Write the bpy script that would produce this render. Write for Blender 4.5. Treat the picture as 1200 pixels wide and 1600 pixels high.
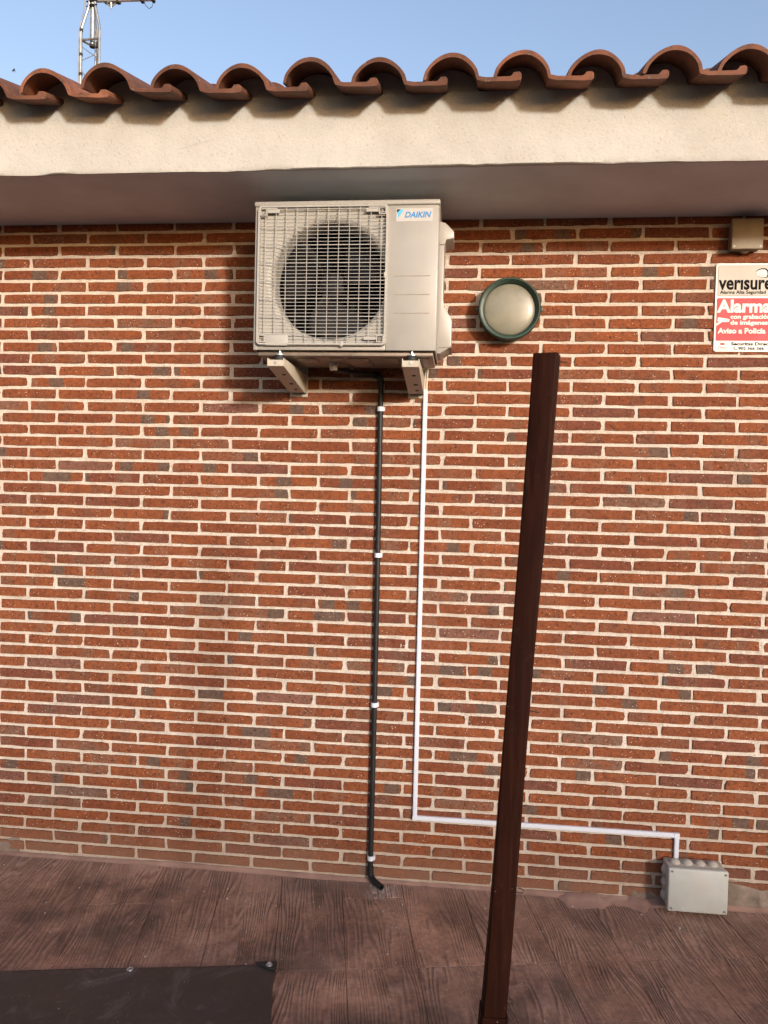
import bpy, bmesh, math, random
import numpy as np
from mathutils import Vector, Matrix
R = math.radians
random.seed(7); rng = np.random.default_rng(11)
scene = bpy.context.scene
for o in list(bpy.data.objects): bpy.data.objects.remove(o)

# ------------------------------------------------------------------ camera, sky, sun, exposure
CAM = Vector((1.81685, -2.96271, 1.59972))
RIGHT = Vector((0.994644, 0.100593, 0.023743)); DOWN = Vector((0.026539, -0.026549, -0.999295)); FWD = Vector((-0.099892, 0.994573, -0.029077))
FPX = 1150.0
cd = bpy.data.cameras.new('Camera'); cam = bpy.data.objects.new('Camera', cd); scene.collection.objects.link(cam)
cd.sensor_fit = 'VERTICAL'; cd.sensor_height = 36; cd.sensor_width = 27; cd.lens = FPX / 1600 * 36
cd.clip_start = 0.05; cd.clip_end = 3000
cam.matrix_world = Matrix(((RIGHT.x, -DOWN.x, -FWD.x, CAM.x), (RIGHT.y, -DOWN.y, -FWD.y, CAM.y), (RIGHT.z, -DOWN.z, -FWD.z, CAM.z), (0, 0, 0, 1)))
scene.camera = cam
SUN = Vector((0.64, -1.0, 0.262)).normalized()
el = math.asin(SUN.z); az = math.atan2(SUN.x, SUN.y)
W = bpy.data.worlds.new('World'); scene.world = W; W.use_nodes = True
wn = W.node_tree.nodes; wl = W.node_tree.links
sky = wn.new('ShaderNodeTexSky'); sky.sky_type = 'NISHITA'; sky.sun_disc = False
sky.sun_elevation = el; sky.sun_rotation = az; sky.air_density = 1.5; sky.dust_density = 2.6; sky.ozone_density = 1.9; sky.altitude = 0
wb = wn.new('ShaderNodeMix'); wb.data_type = 'RGBA'; wb.blend_type = 'MULTIPLY'; wb.inputs[0].default_value = 1; wb.inputs[7].default_value = (1.04, .95, 1.07, 1)   # white balance of the whole sky
wl.new(sky.outputs[0], wb.inputs[6]); wl.new(wb.outputs[2], wn['Background'].inputs[0]); wn['Background'].inputs[1].default_value = 0.15
sl = bpy.data.lights.new('Sun', 'SUN'); sl.energy = 2.0; sl.angle = R(5.2); sl.color = (1.0, 0.95, 0.875)
so = bpy.data.objects.new('Sun', sl); scene.collection.objects.link(so); so.rotation_euler = (-SUN).to_track_quat('-Z', 'Y').to_euler()
so.location = SUN * 30
vs = scene.view_settings; vs.view_transform = 'Standard'; vs.look = 'None'; vs.gamma = 1; vs.exposure = 0.95; vs.use_curve_mapping = False
scene.render.resolution_x = 768; scene.render.resolution_y = 1024

# ------------------------------------------------------------------ materials
class NT:
    def __init__(s, name, rough=.6, metal=0, spec=.5):
        m = s.m = bpy.data.materials.new(name); m.use_nodes = True
        s.n = m.node_tree.nodes; s.l = m.node_tree.links; s.b = s.n['Principled BSDF']
        s.b.inputs['Roughness'].default_value = rough; s.b.inputs['Metallic'].default_value = metal
        s.b.inputs['Specular IOR Level'].default_value = spec
    def node(s, t, **k):
        n = s.n.new(t)
        for a, v in k.items(): setattr(n, a, v)
        return n
    def put(s, sock, v):
        if hasattr(v, 'is_linked') or hasattr(v, 'links'): s.l.new(v, sock)
        else:
            try: sock.default_value = v
            except Exception: sock.default_value = (*v, 1)
    def math(s, op, a, b=0, c=0, clamp=False):
        n = s.node('ShaderNodeMath', operation=op, use_clamp=clamp)
        for i, v in enumerate((a, b, c)): s.put(n.inputs[i], v)
        return n.outputs[0]
    def mix(s, f, a, b, mode='MIX'):
        n = s.node('ShaderNodeMix', data_type='RGBA', blend_type=mode)
        s.put(n.inputs[0], f); s.put(n.inputs[6], a); s.put(n.inputs[7], b); return n.outputs[2]
    def noise(s, vec, scale, detail=3, rough=.55, dist=0):
        n = s.node('ShaderNodeTexNoise'); s.put(n.inputs['Scale'], scale); n.inputs['Detail'].default_value = detail
        n.inputs['Roughness'].default_value = rough; n.inputs['Distortion'].default_value = dist
        if vec is not None: s.l.new(vec, n.inputs['Vector'])
        return n.outputs[0]
    def voro(s, vec, scale, out='Distance', feat='F1', rand=1):
        n = s.node('ShaderNodeTexVoronoi', feature=feat); n.inputs['Scale'].default_value = scale; n.inputs['Randomness'].default_value = rand
        if vec is not None: s.l.new(vec, n.inputs['Vector'])
        return n.outputs[out]
    def ramp(s, f, pts, interp='LINEAR'):
        n = s.node('ShaderNodeValToRGB'); e = n.color_ramp.elements; n.color_ramp.interpolation = interp
        while len(e) < len(pts): e.new(.5)
        for q, (p, c) in zip(e, pts): q.position = p; q.color = (*c, 1) if len(c) == 3 else c
        s.l.new(f, n.inputs[0]); return n.outputs[0]
    def step(s, f, lo, hi):
        n = s.node('ShaderNodeMapRange'); n.inputs[1].default_value = lo; n.inputs[2].default_value = hi
        s.put(n.inputs[0], f); return n.outputs[0]
    def pos(s): return s.node('ShaderNodeNewGeometry').outputs['Position']
    def obj(s): return s.node('ShaderNodeTexCoord').outputs['Object']
    def scaled(s, vec, sc, off=None):
        n = s.node('ShaderNodeMapping'); n.inputs['Scale'].default_value = sc; s.l.new(vec, n.inputs[0])
        if off is not None: s.put(n.inputs['Location'], off)
        return n.outputs[0]
    def sep(s, vec):
        n = s.node('ShaderNodeSeparateXYZ'); s.l.new(vec, n.inputs[0]); return n.outputs
    def bump(s, h, strength=.3, dist=.002, prev=None):
        n = s.node('ShaderNodeBump'); n.inputs['Strength'].default_value = strength; n.inputs['Distance'].default_value = dist
        s.l.new(h, n.inputs['Height'])
        if prev is not None: s.l.new(prev, n.inputs['Normal'])
        s.l.new(n.outputs[0], s.b.inputs['Normal']); return n.outputs[0]
    def col(s, c): s.put(s.b.inputs['Base Color'], c)
    def rough(s, c): s.put(s.b.inputs['Roughness'], c)

def plain(name, c, rough=.5, metal=0, var=.12, sc=25, bump=0, bsc=200, spec=.5, dust=None):
    t = NT(name, rough, metal, spec); p = t.pos()
    n = t.noise(p, sc, 4)
    k = t.ramp(n, [(.3, (1 - var,) * 3), (.7, (1 + var * .3,) * 3)])
    out = t.mix(1.0, (*c, 1), k, 'MULTIPLY')
    if dust:
        f = t.math('MULTIPLY', t.step(t.noise(p, sc * .6, 5, .65), .5, .75), dust[1])
        out = t.mix(f, out, (*dust[0], 1))
    t.col(out)
    t.rough(t.step(t.noise(p, sc * 1.7, 3), -.6 + 0, 1.6) if False else t.math('ADD', rough - .08, t.math('MULTIPLY', t.noise(p, sc * 2, 3), .16)))
    if bump: t.bump(t.noise(p, bsc, 3), bump, .001)
    return t.m

def mat_brick():
    t = NT('brick_clay', .9, 0, .25); p = t.pos()
    at = t.node('ShaderNodeAttribute', attribute_name='seed').outputs['Fac']
    rnd = t.node('ShaderNodeObjectInfo').outputs['Random']
    seed = t.math('FRACT', t.math('ADD', at, rnd))
    s2 = t.math('FRACT', t.math('MULTIPLY', seed, 17.31)); s3 = t.math('FRACT', t.math('MULTIPLY', seed, 41.77)); s4 = t.math('FRACT', t.math('MULTIPLY', seed, 89.13))
    uv = t.node('ShaderNodeUVMap', uv_map='UVMap').outputs[0]; u = t.sep(uv)[0]
    wob = t.math('MULTIPLY', t.math('SUBTRACT', t.noise(p, 90, 2), .5), .10)
    w = t.math('ADD', t.math('ADD', t.math('MULTIPLY', u, 4.2), wob), t.math('MULTIPLY', seed, 531.0))
    v = t.node('ShaderNodeTexVoronoi', voronoi_dimensions='1D', feature='F1'); v.inputs['Scale'].default_value = 1; v.inputs['Randomness'].default_value = .55
    t.l.new(w, v.inputs['W']); blk = t.sep(v.outputs['Color'])
    base = t.ramp(s2, [(0, (.165, .048, .020)), (.35, (.225, .068, .025)), (.78, (.195, .060, .024)), (.93, (.155, .048, .026)), (.975, (.15, .056, .036)), (1, (.18, .084, .060))])
    base = t.mix(1, base, t.ramp(t.noise(p, 14, 4), [(.3, (.86, .86, .86)), (.7, (1.1, 1.07, 1.04))]), 'MULTIPLY')
    # kiln marks: grey-olive and pale blocks across the brick
    g = t.math('MULTIPLY', t.math('MULTIPLY', t.math('GREATER_THAN', blk[0], .66), t.math('GREATER_THAN', s3, .30)), t.math('MULTIPLY_ADD', blk[1], .48, .08))
    g = t.math('MULTIPLY', g, t.step(t.noise(p, 130, 3), .28, .55))
    mark = t.mix(s4, (.10, .062, .043, 1), (.20, .125, .088, 1))
    c = t.mix(g, base, mark)
    dk = t.math('MULTIPLY', t.math('GREATER_THAN', blk[2], .93), t.math('GREATER_THAN', s4, .55))
    c = t.mix(t.math('MULTIPLY', dk, .8), c, (.09, .072, .058, 1))
    whole = t.math('MULTIPLY', t.math('GREATER_THAN', s3, .968), t.step(t.noise(p, 9, 2), .35, .6))
    c = t.mix(t.math('MULTIPLY', whole, .65), c, (.15, .105, .08, 1))
    pit = t.step(t.noise(p, 210, 2, .6), .54, .62)
    c = t.mix(t.math('MULTIPLY', pit, .55), c, (.085, .035, .024, 1))
    pit2 = t.step(t.noise(p, 115, 2, .6), .60, .65)
    c = t.mix(t.math('MULTIPLY', pit2, .8), c, (.055, .022, .016, 1))
    c = t.mix(1, c, t.ramp(t.noise(p, 75, 4, .7), [(.3, (.72, .70, .68)), (.5, (1, 1, 1)), (.72, (1.32, 1.28, 1.22))]), 'MULTIPLY')
    sp = t.math('LESS_THAN', t.voro(p, 85), .15)
    c = t.mix(t.math('MULTIPLY', sp, t.step(t.noise(p, 20, 2), .45, .65)), c, (.58, .48, .40, 1))
    eff = t.math('MULTIPLY', t.step(t.noise(p, 5.5, 5, .7), .56, .78), t.step(t.noise(p, 170, 3), .4, .62))
    c = t.mix(t.math('MULTIPLY', eff, .22), c, (.45, .34, .27, 1))
    z = t.sep(p)[2]
    low = t.math('MULTIPLY', t.step(t.math('ADD', z, t.math('MULTIPLY', t.noise(p, 6, 3), .12)), .22, .08), .62)
    c = t.mix(low, c, (.22, .125, .082, 1))
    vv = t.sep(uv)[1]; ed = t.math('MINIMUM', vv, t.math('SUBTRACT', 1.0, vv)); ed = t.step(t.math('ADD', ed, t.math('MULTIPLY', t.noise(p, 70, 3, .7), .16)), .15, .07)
    c = t.mix(t.math('MULTIPLY', ed, .45), c, (.060, .030, .022, 1))          # thin shadow lines along the brick edges, painted into the colour
    t.col(c)
    h = t.math('ADD', t.noise(p, 260, 4, .65), t.math('MULTIPLY', t.noise(p, 60, 3), .9))
    t.bump(h, .55, .002); return t.m

def mat_mortar():
    t = NT('mortar', .95, 0, .15); p = t.pos(); z = t.sep(p)[2]
    c = t.ramp(t.noise(p, 11, 5, .65), [(.25, (.49, .415, .35)), (.5, (.63, .545, .465)), (.8, (.71, .63, .55))])
    c = t.mix(1, c, t.ramp(t.noise(p, 190, 3, .7), [(.34, (.62, .57, .52)), (.50, (1, 1, 1))]), 'MULTIPLY')
    grime = t.math('MULTIPLY', t.step(t.noise(p, 3.2, 6, .75), .48, .72), .42)
    c = t.mix(grime, c, (.42, .33, .26, 1))
    low = t.step(t.math('ADD', z, t.math('MULTIPLY', t.noise(p, 4, 4), .35)), .80, .15)
    c = t.mix(t.math('MULTIPLY', low, .55), c, (.40, .30, .215, 1))
    t.col(c)
    h = t.math('ADD', t.noise(p, 420, 3, .7), t.math('MULTIPLY', t.noise(p, 110, 3), 1.2))
    t.bump(h, .8, .003); return t.m

def mat_plaster():
    t = NT('eave_plaster', .9, 0, .2); p = t.pos()
    c = t.ramp(t.noise(p, 3.5, 6, .65), [(.3, (.41, .40, .365)), (.55, (.455, .45, .42)), (.8, (.49, .485, .455))])
    st = t.step(t.noise(t.scaled(p, (7, 7, 1.4)), 2.2, 5, .7), .58, .8)
    c = t.mix(t.math('MULTIPLY', st, .16), c, (.40, .34, .27, 1))
    pit = t.step(t.noise(p, 140, 3, .6), .60, .68)
    c = t.mix(t.math('MULTIPLY', pit, .5), c, (.28, .23, .18, 1))
    cr = t.math('LESS_THAN', t.voro(t.scaled(p, (1, 1, .7)), 4.2, feat='DISTANCE_TO_EDGE'), .007)
    c = t.mix(t.math('MULTIPLY', t.math('MULTIPLY', cr, t.step(t.noise(p, 9, 3), .5, .62)), .14), c, (.25, .2, .16, 1))
    t.col(c)
    h = t.math('ADD', t.noise(p, 85, 5, .7), t.math('MULTIPLY', t.noise(p, 17, 3), 1.1))
    t.bump(h, .55, .005); return t.m

def mat_tile():
    t = NT('terracotta', .78, 0, .3); p = t.pos(); rnd = t.node('ShaderNodeObjectInfo').outputs['Random']
    c = t.ramp(t.noise(p, 7, 5, .65), [(.25, (.105, .046, .030)), (.5, (.175, .072, .044)), (.75, (.235, .108, .070))])
    c = t.mix(1, c, t.ramp(rnd, [(0, (.70, .72, .74)), (.5, (1.0, .96, .92)), (1, (1.38, 1.30, 1.18))]), 'MULTIPLY')
    c = t.mix(t.math('MULTIPLY', t.step(t.noise(p, 24, 5, .7), .46, .66), .7), c, (.06, .040, .032, 1))
    c = t.mix(t.math('MULTIPLY', t.step(t.noise(p, 48, 3, .7), .62, .72), .4), c, (.42, .30, .22, 1))
    t.col(c); t.bump(t.noise(p, 140, 4, .65), .35, .002); return t.m

def mat_plank():
    t = NT('stamped_concrete', .62, 0, .4); o = t.obj(); p = t.pos(); rnd = t.node('ShaderNodeObjectInfo').outputs['Random']
    comb = t.node('ShaderNodeCombineXYZ'); t.l.new(t.math('MULTIPLY', rnd, 9.0), comb.inputs[0]); t.l.new(t.math('MULTIPLY', rnd, 37.0), comb.inputs[1]); t.l.new(t.math('MULTIPLY', rnd, 5.0), comb.inputs[2])
    q = t.scaled(o, (1, .13, 1), comb.outputs[0])
    big = t.noise(q, 7.0, 2, .5)                       # the figure of the grain, long along the board
    n2 = t.noise(q, 40, 2, .5)
    ph = t.math('ADD', t.math('ADD', t.math('MULTIPLY', t.sep(o)[0], 62.0), t.math('MULTIPLY', big, 17.0)), t.math('MULTIPLY', n2, 1.1))
    ring = t.math('SINE', t.math('MULTIPLY', ph, 6.283))
    ring01 = t.math('MULTIPLY_ADD', ring, .5, .5)
    fine = t.noise(t.scaled(o, (1, .05, 1), comb.outputs[0]), 170, 3, .6)
    wear = t.step(t.noise(p, 4.5, 5, .65), .40, .66)      # stamp is worn flat in places
    h = t.math('MULTIPLY', t.math('ADD', t.math('MULTIPLY', ring01, .8), t.math('MULTIPLY', fine, .5)), t.math('MULTIPLY_ADD', wear, .85, .15))
    c = t.ramp(t.noise(p, 2.6, 5, .62), [(.28, (.15, .086, .060)), (.5, (.34, .198, .138)), (.74, (.49, .31, .222))])
    c = t.mix(1, c, t.ramp(rnd, [(0, (.86, .86, .88)), (1, (1.1, 1.05, 1.02))]), 'MULTIPLY')
    c = t.mix(1, c, t.ramp(t.noise(p, 55, 5, .75), [(.3, (.68, .67, .66)), (.5, (1, 1, 1)), (.72, (1.35, 1.33, 1.30))]), 'MULTIPLY')
    dark = t.math('MULTIPLY', t.math('SUBTRACT', 1.0, ring01), t.math('MULTIPLY_ADD', wear, .46, .06))
    c = t.mix(dark, c, (.045, .030, .026, 1))
    lite = t.math('MULTIPLY', t.step(ring01, .72, 1.0), t.math('MULTIPLY', wear, t.math('MULTIPLY', t.step(t.noise(p, 14, 4), .38, .58), .55)))
    c = t.mix(lite, c, (.36, .25, .20, 1))
    soil = t.math('MULTIPLY', t.step(t.noise(t.scaled(p, (1, 1, 1), (3.1, 1.7, 0)), 1.9, 6, .68), .46, .66), .78)
    c = t.mix(soil, c, (.060, .044, .038, 1))
    y = t.sep(p)[1]
    dust = t.math('MULTIPLY', t.step(t.math('ADD', y, t.math('MULTIPLY', t.noise(p, 3.5, 5, .65), .42)), .02, .26), .62)
    c = t.mix(dust, c, (.40, .25, .19, 1))
    d2 = t.math('MULTIPLY', t.step(t.noise(p, 7, 6, .7), .56, .72), .22)
    c = t.mix(d2, c, (.33, .24, .20, 1))
    sp = t.math('MULTIPLY', t.math('LESS_THAN', t.voro(p, 38), .07), t.step(t.noise(p, 9, 2), .5, .62))
    c = t.mix(t.math('MULTIPLY', sp, .7), c, (.5, .44, .38, 1))
    # lime splash under the drain outlet
    dv = t.node('ShaderNodeVectorMath', operation='DISTANCE'); t.l.new(p, dv.inputs[0]); dv.inputs[1].default_value = (1.555, -.075, 0)
    lime = t.math('MULTIPLY', t.step(dv.outputs['Value'], .085, .01), t.step(t.noise(t.scaled(p, (1, .4, 1)), 60, 3, .7), .42, .6))
    c = t.mix(t.math('MULTIPLY', lime, .75), c, (.55, .50, .46, 1))
    t.col(c); t.rough(t.math('MULTIPLY_ADD', t.noise(p, 12, 4), .35, .42))
    b1 = t.bump(h, 1.0, .006); t.bump(t.noise(p, 180, 3, .6), .25, .0015, b1); return t.m

M = {}
M['brick'] = mat_brick(); M['mortar'] = mat_mortar(); M['plaster'] = mat_plaster(); M['tile'] = mat_tile(); M['plank'] = mat_plank()
M['soffit'] = plain('soffit_paint', (.68, .73, .76), .9, 0, .14, 4, .35, 120, .2)
M['fillmortar'] = plain('grey_cement', (.27, .21, .165), .95, 0, .5, 16, 1.0, 110, .2, ((.42, .34, .27), .6))
M['redcement'] = plain('red_cement', (.33, .20, .155), .9, 0, .35, 9, .8, 90, .25, ((.36, .25, .20), .5))
M['slab'] = plain('patio_concrete', (.12, .075, .06), .8, 0, .35, 6, .8, 90)
M['soil'] = plain('soil', (.16, .13, .09), .95, 0, .4, 2, .8, 30)
M['ivory'] = plain('ivory_paint', (.32, .31, .285), .38, 0, .06, 9, .06, 300, .5, ((.55, .49, .40), .12))
M['grille'] = plain('grille_plastic', (.36, .35, .325), .42, 0, .08, 14, 0, 200, .5, ((.5, .44, .36), .18))
M['shroud'] = plain('shroud_plastic', (.36, .35, .315), .5, 0, .12, 10, 0)
M['darkcav'] = plain('dark_metal', (.008, .008, .010), .7, 0, .3, 20, 0, 200, .15)
M['fan'] = plain('fan_plastic', (.010, .010, .012), .6, 0, .2, 20, 0, 200, .2)
M['fin'] = plain('coil_fins', (.020, .021, .023), .6, .2, .35, 40, 0, 200, .2)
M['pan'] = plain('base_pan', (.30, .25, .21), .5, .3, .35, 14, .3, 60, .5, ((.16, .11, .09), .6))
M['bracket'] = plain('bracket_cream', (.46, .42, .34), .42, 0, .12, 18, .1, 200, .5, ((.35, .27, .2), .25))
M['zinc'] = plain('zinc', (.62, .63, .63), .35, .9, .2, 30)
M['rubber'] = plain('rubber', (.02, .02, .02), .7, 0, .3, 30)
M['slit'] = plain('panel_line', (.30, .27, .22), .6, 0, .1)
M['sticker'] = plain('sticker', (.44, .435, .42), .4, 0, .03)
M['blue'] = plain('logo_blue', (.03, .22, .50), .4, 0, .05)
M['lblue'] = plain('logo_light_blue', (.10, .42, .68), .4, 0, .05)
M['ink'] = plain('ink', (.010, .009, .009), .7, 0, .1, 25, 0, 200, .05)
M['pipe'] = plain('black_pvc', (.013, .013, .014), .5, 0, .3, 30, 0, 200, .35, ((.08, .07, .065), .2))
M['white'] = plain('white_pvc', (.60, .62, .68), .42, 0, .05, 12, 0, 200, .5, ((.62, .58, .55), .15))
M['cable'] = plain('cream_cable', (.62, .55, .43), .5, 0, .1)
M['boxgrey'] = plain('box_plastic', (.45, .455, .415), .5, 0, .12, 12, .08, 200, .4, ((.45, .40, .33), .35))
M['boxtan'] = plain('box_tan', (.27, .22, .15), .55, 0, .2, 16, .1, 200, .4, ((.25, .18, .13), .3))
M['gland'] = plain('gland_rubber', (.40, .365, .31), .65, 0, .15, 20, .1, 200, .3, ((.36, .28, .22), .4))
M['green'] = plain('green_enamel', (.007, .034, .018), .4, 0, .25, 30, .1, 200, .5, ((.06, .09, .075), .3))
M['screw'] = plain('screw_steel', (.30, .28, .25), .45, .8, .3, 60)
M['signwhite'] = plain('sign_white', (.62, .615, .58), .4, 0, .05, 10)
M['signgrey'] = plain('sign_beige', (.40, .365, .31), .45, 0, .14, 12, 0, 200, .5, ((.40, .33, .25), .25))
M['signred'] = plain('sign_red', (.40, .011, .022), .55, 0, .08, 12)
M['signtext'] = plain('sign_letter_white', (.62, .61, .575), .45, 0, .04)
M['galv'] = plain('galvanised_steel', (.40, .41, .40), .42, .75, .3, 18)
M['alu'] = plain('aluminium', (.55, .55, .55), .35, .85, .2, 20)
M['bird'] = plain('bird_black', (.012, .012, .014), .7)
M['wire'] = plain('hook_wire', (.03, .02, .016), .5, .4)
M['hedge'] = plain('hedge_leaves', (.05, .085, .03), .7, 0, .5, 9)

def mat_post():
    t = NT('dark_stained_wood', .5, 0, .07); p = t.pos(); o = t.scaled(p, (1, 1, .06))
    g = t.noise(o, 120, 4, .6, .6); b = t.noise(t.scaled(p, (1, 1, .25)), 9, 4, .6)
    c = t.ramp(g, [(.3, (.012, .0032, .0016)), (.6, (.024, .0066, .0030)), (.85, (.042, .0130, .0060))])
    c = t.mix(t.math('MULTIPLY', t.step(b, .45, .7), .5), c, (.012, .0042, .0026, 1))
    c = t.mix(t.math('MULTIPLY', t.step(t.noise(p, 33, 5, .7), .62, .76), .22), c, (.08, .055, .042, 1))
    kn = t.math('LESS_THAN', t.voro(t.scaled(p, (1, 1, .45)), 13), .09)
    c = t.mix(t.math('MULTIPLY', kn, .7), c, (.008, .004, .003, 1))
    sp = t.math('LESS_THAN', t.voro(p, 70), .06); c = t.mix(t.math('MULTIPLY', sp, t.step(t.noise(p, 12, 2), .55, .65)), c, (.4, .33, .27, 1))
    t.col(c); t.rough(t.math('MULTIPLY_ADD', g, .2, .5)); t.bump(g, .25, .0012); return t.m
M['post'] = mat_post()

def mat_tarp():
    t = NT('pvc_tarp', .42, 0, .45); p = t.pos()
    c = t.ramp(t.noise(p, 3.2, 4), [(.3, (.038, .031, .028)), (.7, (.052, .043, .039))])
    sc = t.step(t.noise(t.scaled(p, (1, 1, 1)), 5.5, 7, .72, 1.4), .53, .70)
    c = t.mix(t.math('MULTIPLY', sc, .5), c, (.16, .145, .14, 1))
    s2 = t.step(t.noise(p, 26, 6, .75, .8), .58, .72); c = t.mix(t.math('MULTIPLY', s2, .28), c, (.22, .20, .19, 1))
    sp = t.math('MULTIPLY', t.math('LESS_THAN', t.voro(p, 45), .06), t.step(t.noise(p, 9, 2), .46, .6)); c = t.mix(sp, c, (.5, .47, .44, 1))
    t.col(c); t.rough(t.math('MULTIPLY_ADD', t.noise(p, 8, 5, .7), .4, .30)); t.bump(t.noise(p, 30, 4, .6), .2, .002); return t.m
M['tarp'] = mat_tarp()

def mat_glass():
    t = NT('frosted_lamp_glass', .38, 0, .5); p = t.pos()
    c = t.ramp(t.noise(p, 16, 3), [(.3, (.17, .162, .118)), (.7, (.23, .218, .165))]); t.col(c)
    o = t.sep(p)
    g = t.math('ADD', t.math('SINE', t.math('MULTIPLY', t.math('ADD', o[0], o[2]), 1300.0)), t.math('SINE', t.math('MULTIPLY', t.math('SUBTRACT', o[0], o[2]), 1300.0)))
    t.bump(g, .10, .0006); t.b.inputs['Coat Weight'].default_value = .35; t.b.inputs['Coat Roughness'].default_value = .10
    t.b.inputs['Subsurface Weight'].default_value = .15; t.b.inputs['Subsurface Radius'].default_value = (.02, .02, .015); return t.m
M['glass'] = mat_glass()

# ------------------------------------------------------------------ object helpers
col = scene.collection
def tag(o, label=None, cat=None, group=None, kind=None):
    if label: o['label'] = label
    if cat: o['category'] = cat
    if group: o['group'] = group
    if kind: o['kind'] = kind
    return o
def thing(name, loc, label, cat, group=None):
    o = bpy.data.objects.new(name, None); col.objects.link(o); o.location = loc; o.empty_display_size = .05
    return tag(o, label, cat, group)
def base_of(o):
    v = Vector((0, 0, 0))
    while o is not None: v += o.location; o = o.parent
    return v
def link(name, me, parent=None, mat=None, loc=None):
    o = bpy.data.objects.new(name, me); col.objects.link(o)
    if mat is not None and not me.materials: me.materials.append(mat)
    if parent is not None: o.parent = parent
    if loc is not None: o.location = loc
    return o
class MB:
    """collects world-space geometry for one mesh object"""
    def __init__(s): s.bm = bmesh.new()
    def _join(s, b2, mtx=None):
        if mtx is not None: bmesh.ops.transform(b2, matrix=mtx, verts=b2.verts)
        me = bpy.data.meshes.new('tmp'); b2.to_mesh(me); b2.free(); s.bm.from_mesh(me); bpy.data.meshes.remove(me); return s
    def box(s, x0, x1, y0, y1, z0, z1, bev=0, seg=2, mtx=None):
        b = bmesh.new(); bmesh.ops.create_cube(b, size=1)
        for v in b.verts: v.co = Vector(((x0 + x1) / 2 + v.co.x * (x1 - x0), (y0 + y1) / 2 + v.co.y * (y1 - y0), (z0 + z1) / 2 + v.co.z * (z1 - z0)))
        if bev: bmesh.ops.bevel(b, geom=b.edges[:], offset=bev, segments=seg, affect='EDGES', profile=.5)
        return s._join(b, mtx)
    def cyl(s, a, b, r, r2=None, seg=16, cap=True):
        a = Vector(a); b = Vector(b); d = b - a; m = bmesh.new()
        bmesh.ops.create_cone(m, cap_ends=cap, segments=seg, radius1=r, radius2=r if r2 is None else r2, depth=d.length)
        return s._join(m, Matrix.Translation((a + b) / 2) @ d.to_track_quat('Z', 'Y').to_matrix().to_4x4())
    def tube(s, pts, r, seg=10):
        pts = [Vector(p) for p in pts]; bm = s.bm; rings = []
        up = Vector((.31, .2, .93))
        for i, p in enumerate(pts):
            d = (pts[min(i + 1, len(pts) - 1)] - pts[max(i - 1, 0)]).normalized()
            a = d.cross(up).normalized(); b = d.cross(a); rr = r[i] if isinstance(r, (list, tuple)) else r
            rings.append([bm.verts.new(p + (a * math.cos(t) + b * math.sin(t)) * rr) for t in [6.28318 * k / seg for k in range(seg)]])
        for A, B in zip(rings, rings[1:]):
            for k in range(seg): bm.faces.new((A[k], A[(k + 1) % seg], B[(k + 1) % seg], B[k]))
        bm.faces.new(rings[0][::-1]); bm.faces.new(rings[-1]); return s
    def lathe(s, c, axis, prof, seg=40):
        """prof: list of (radius, distance along axis)"""
        c = Vector(c); q = Vector(axis).to_track_quat('Z', 'Y'); bm = s.bm; rings = []
        for r, h in prof:
            if r < 1e-6: rings.append([bm.verts.new(c + q @ Vector((0, 0, h)))])
            else: rings.append([bm.verts.new(c + q @ Vector((r * math.cos(t), r * math.sin(t), h))) for t in [6.28318530718 * k / seg for k in range(seg)]])
        for A, B in zip(rings, rings[1:]):
            for k in range(seg):
                k2 = (k + 1) % seg
                if len(A) == 1 and len(B) == 1: break
                if len(A) == 1: bm.faces.new((A[0], B[k], B[k2]))
                elif len(B) == 1: bm.faces.new((A[k], B[0], A[k2]))
                else: bm.faces.new((A[k], B[k], B[k2], A[k2]))
        return s
    def prism(s, poly, mp, d0, d1, bev=0):
        """poly 2D, mp(a,b,d) -> world"""
        b = bmesh.new(); f = [b.verts.new(mp(x, y, d0)) for x, y in poly]; g = [b.verts.new(mp(x, y, d1)) for x, y in poly]
        b.faces.new(f); b.faces.new(g[::-1]); n = len(poly)
        for i in range(n): b.faces.new((f[i], g[i], g[(i + 1) % n], f[(i + 1) % n]))
        bmesh.ops.recalc_face_normals(b, faces=b.faces[:])
        if bev: bmesh.ops.bevel(b, geom=b.edges[:], offset=bev, segments=2, affect='EDGES', profile=.5)
        return s._join(b)
    def grid(s, f, nu, nv):
        bm = s.bm; V = [[bm.verts.new(f(i / nu, j / nv)) for j in range(nv + 1)] for i in range(nu + 1)]
        for i in range(nu):
            for j in range(nv): bm.faces.new((V[i][j], V[i + 1][j], V[i + 1][j + 1], V[i][j + 1]))
        return s
    def build(s, name, mat, parent=None, ang=35, recalc=True):
        if recalc: bmesh.ops.recalc_face_normals(s.bm, faces=s.bm.faces[:])
        off = base_of(parent) if parent is not None else Vector((0, 0, 0))
        bmesh.ops.translate(s.bm, vec=-off, verts=s.bm.verts)
        me = bpy.data.meshes.new(name); s.bm.to_mesh(me); s.bm.free()
        me.polygons.foreach_set('use_smooth', [True] * len(me.polygons)); me.set_sharp_from_angle(angle=R(ang))
        return link(name, me, parent, mat)
XZ = lambda a, b, d: Vector((a, d, b))
def arc(p0, p1, p2, n=6):
    p0, p1, p2 = map(Vector, (p0, p1, p2))
    return [p0 * (1 - t) ** 2 + p1 * 2 * t * (1 - t) + p2 * t * t for t in [i / n for i in range(n + 1)]]
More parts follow.
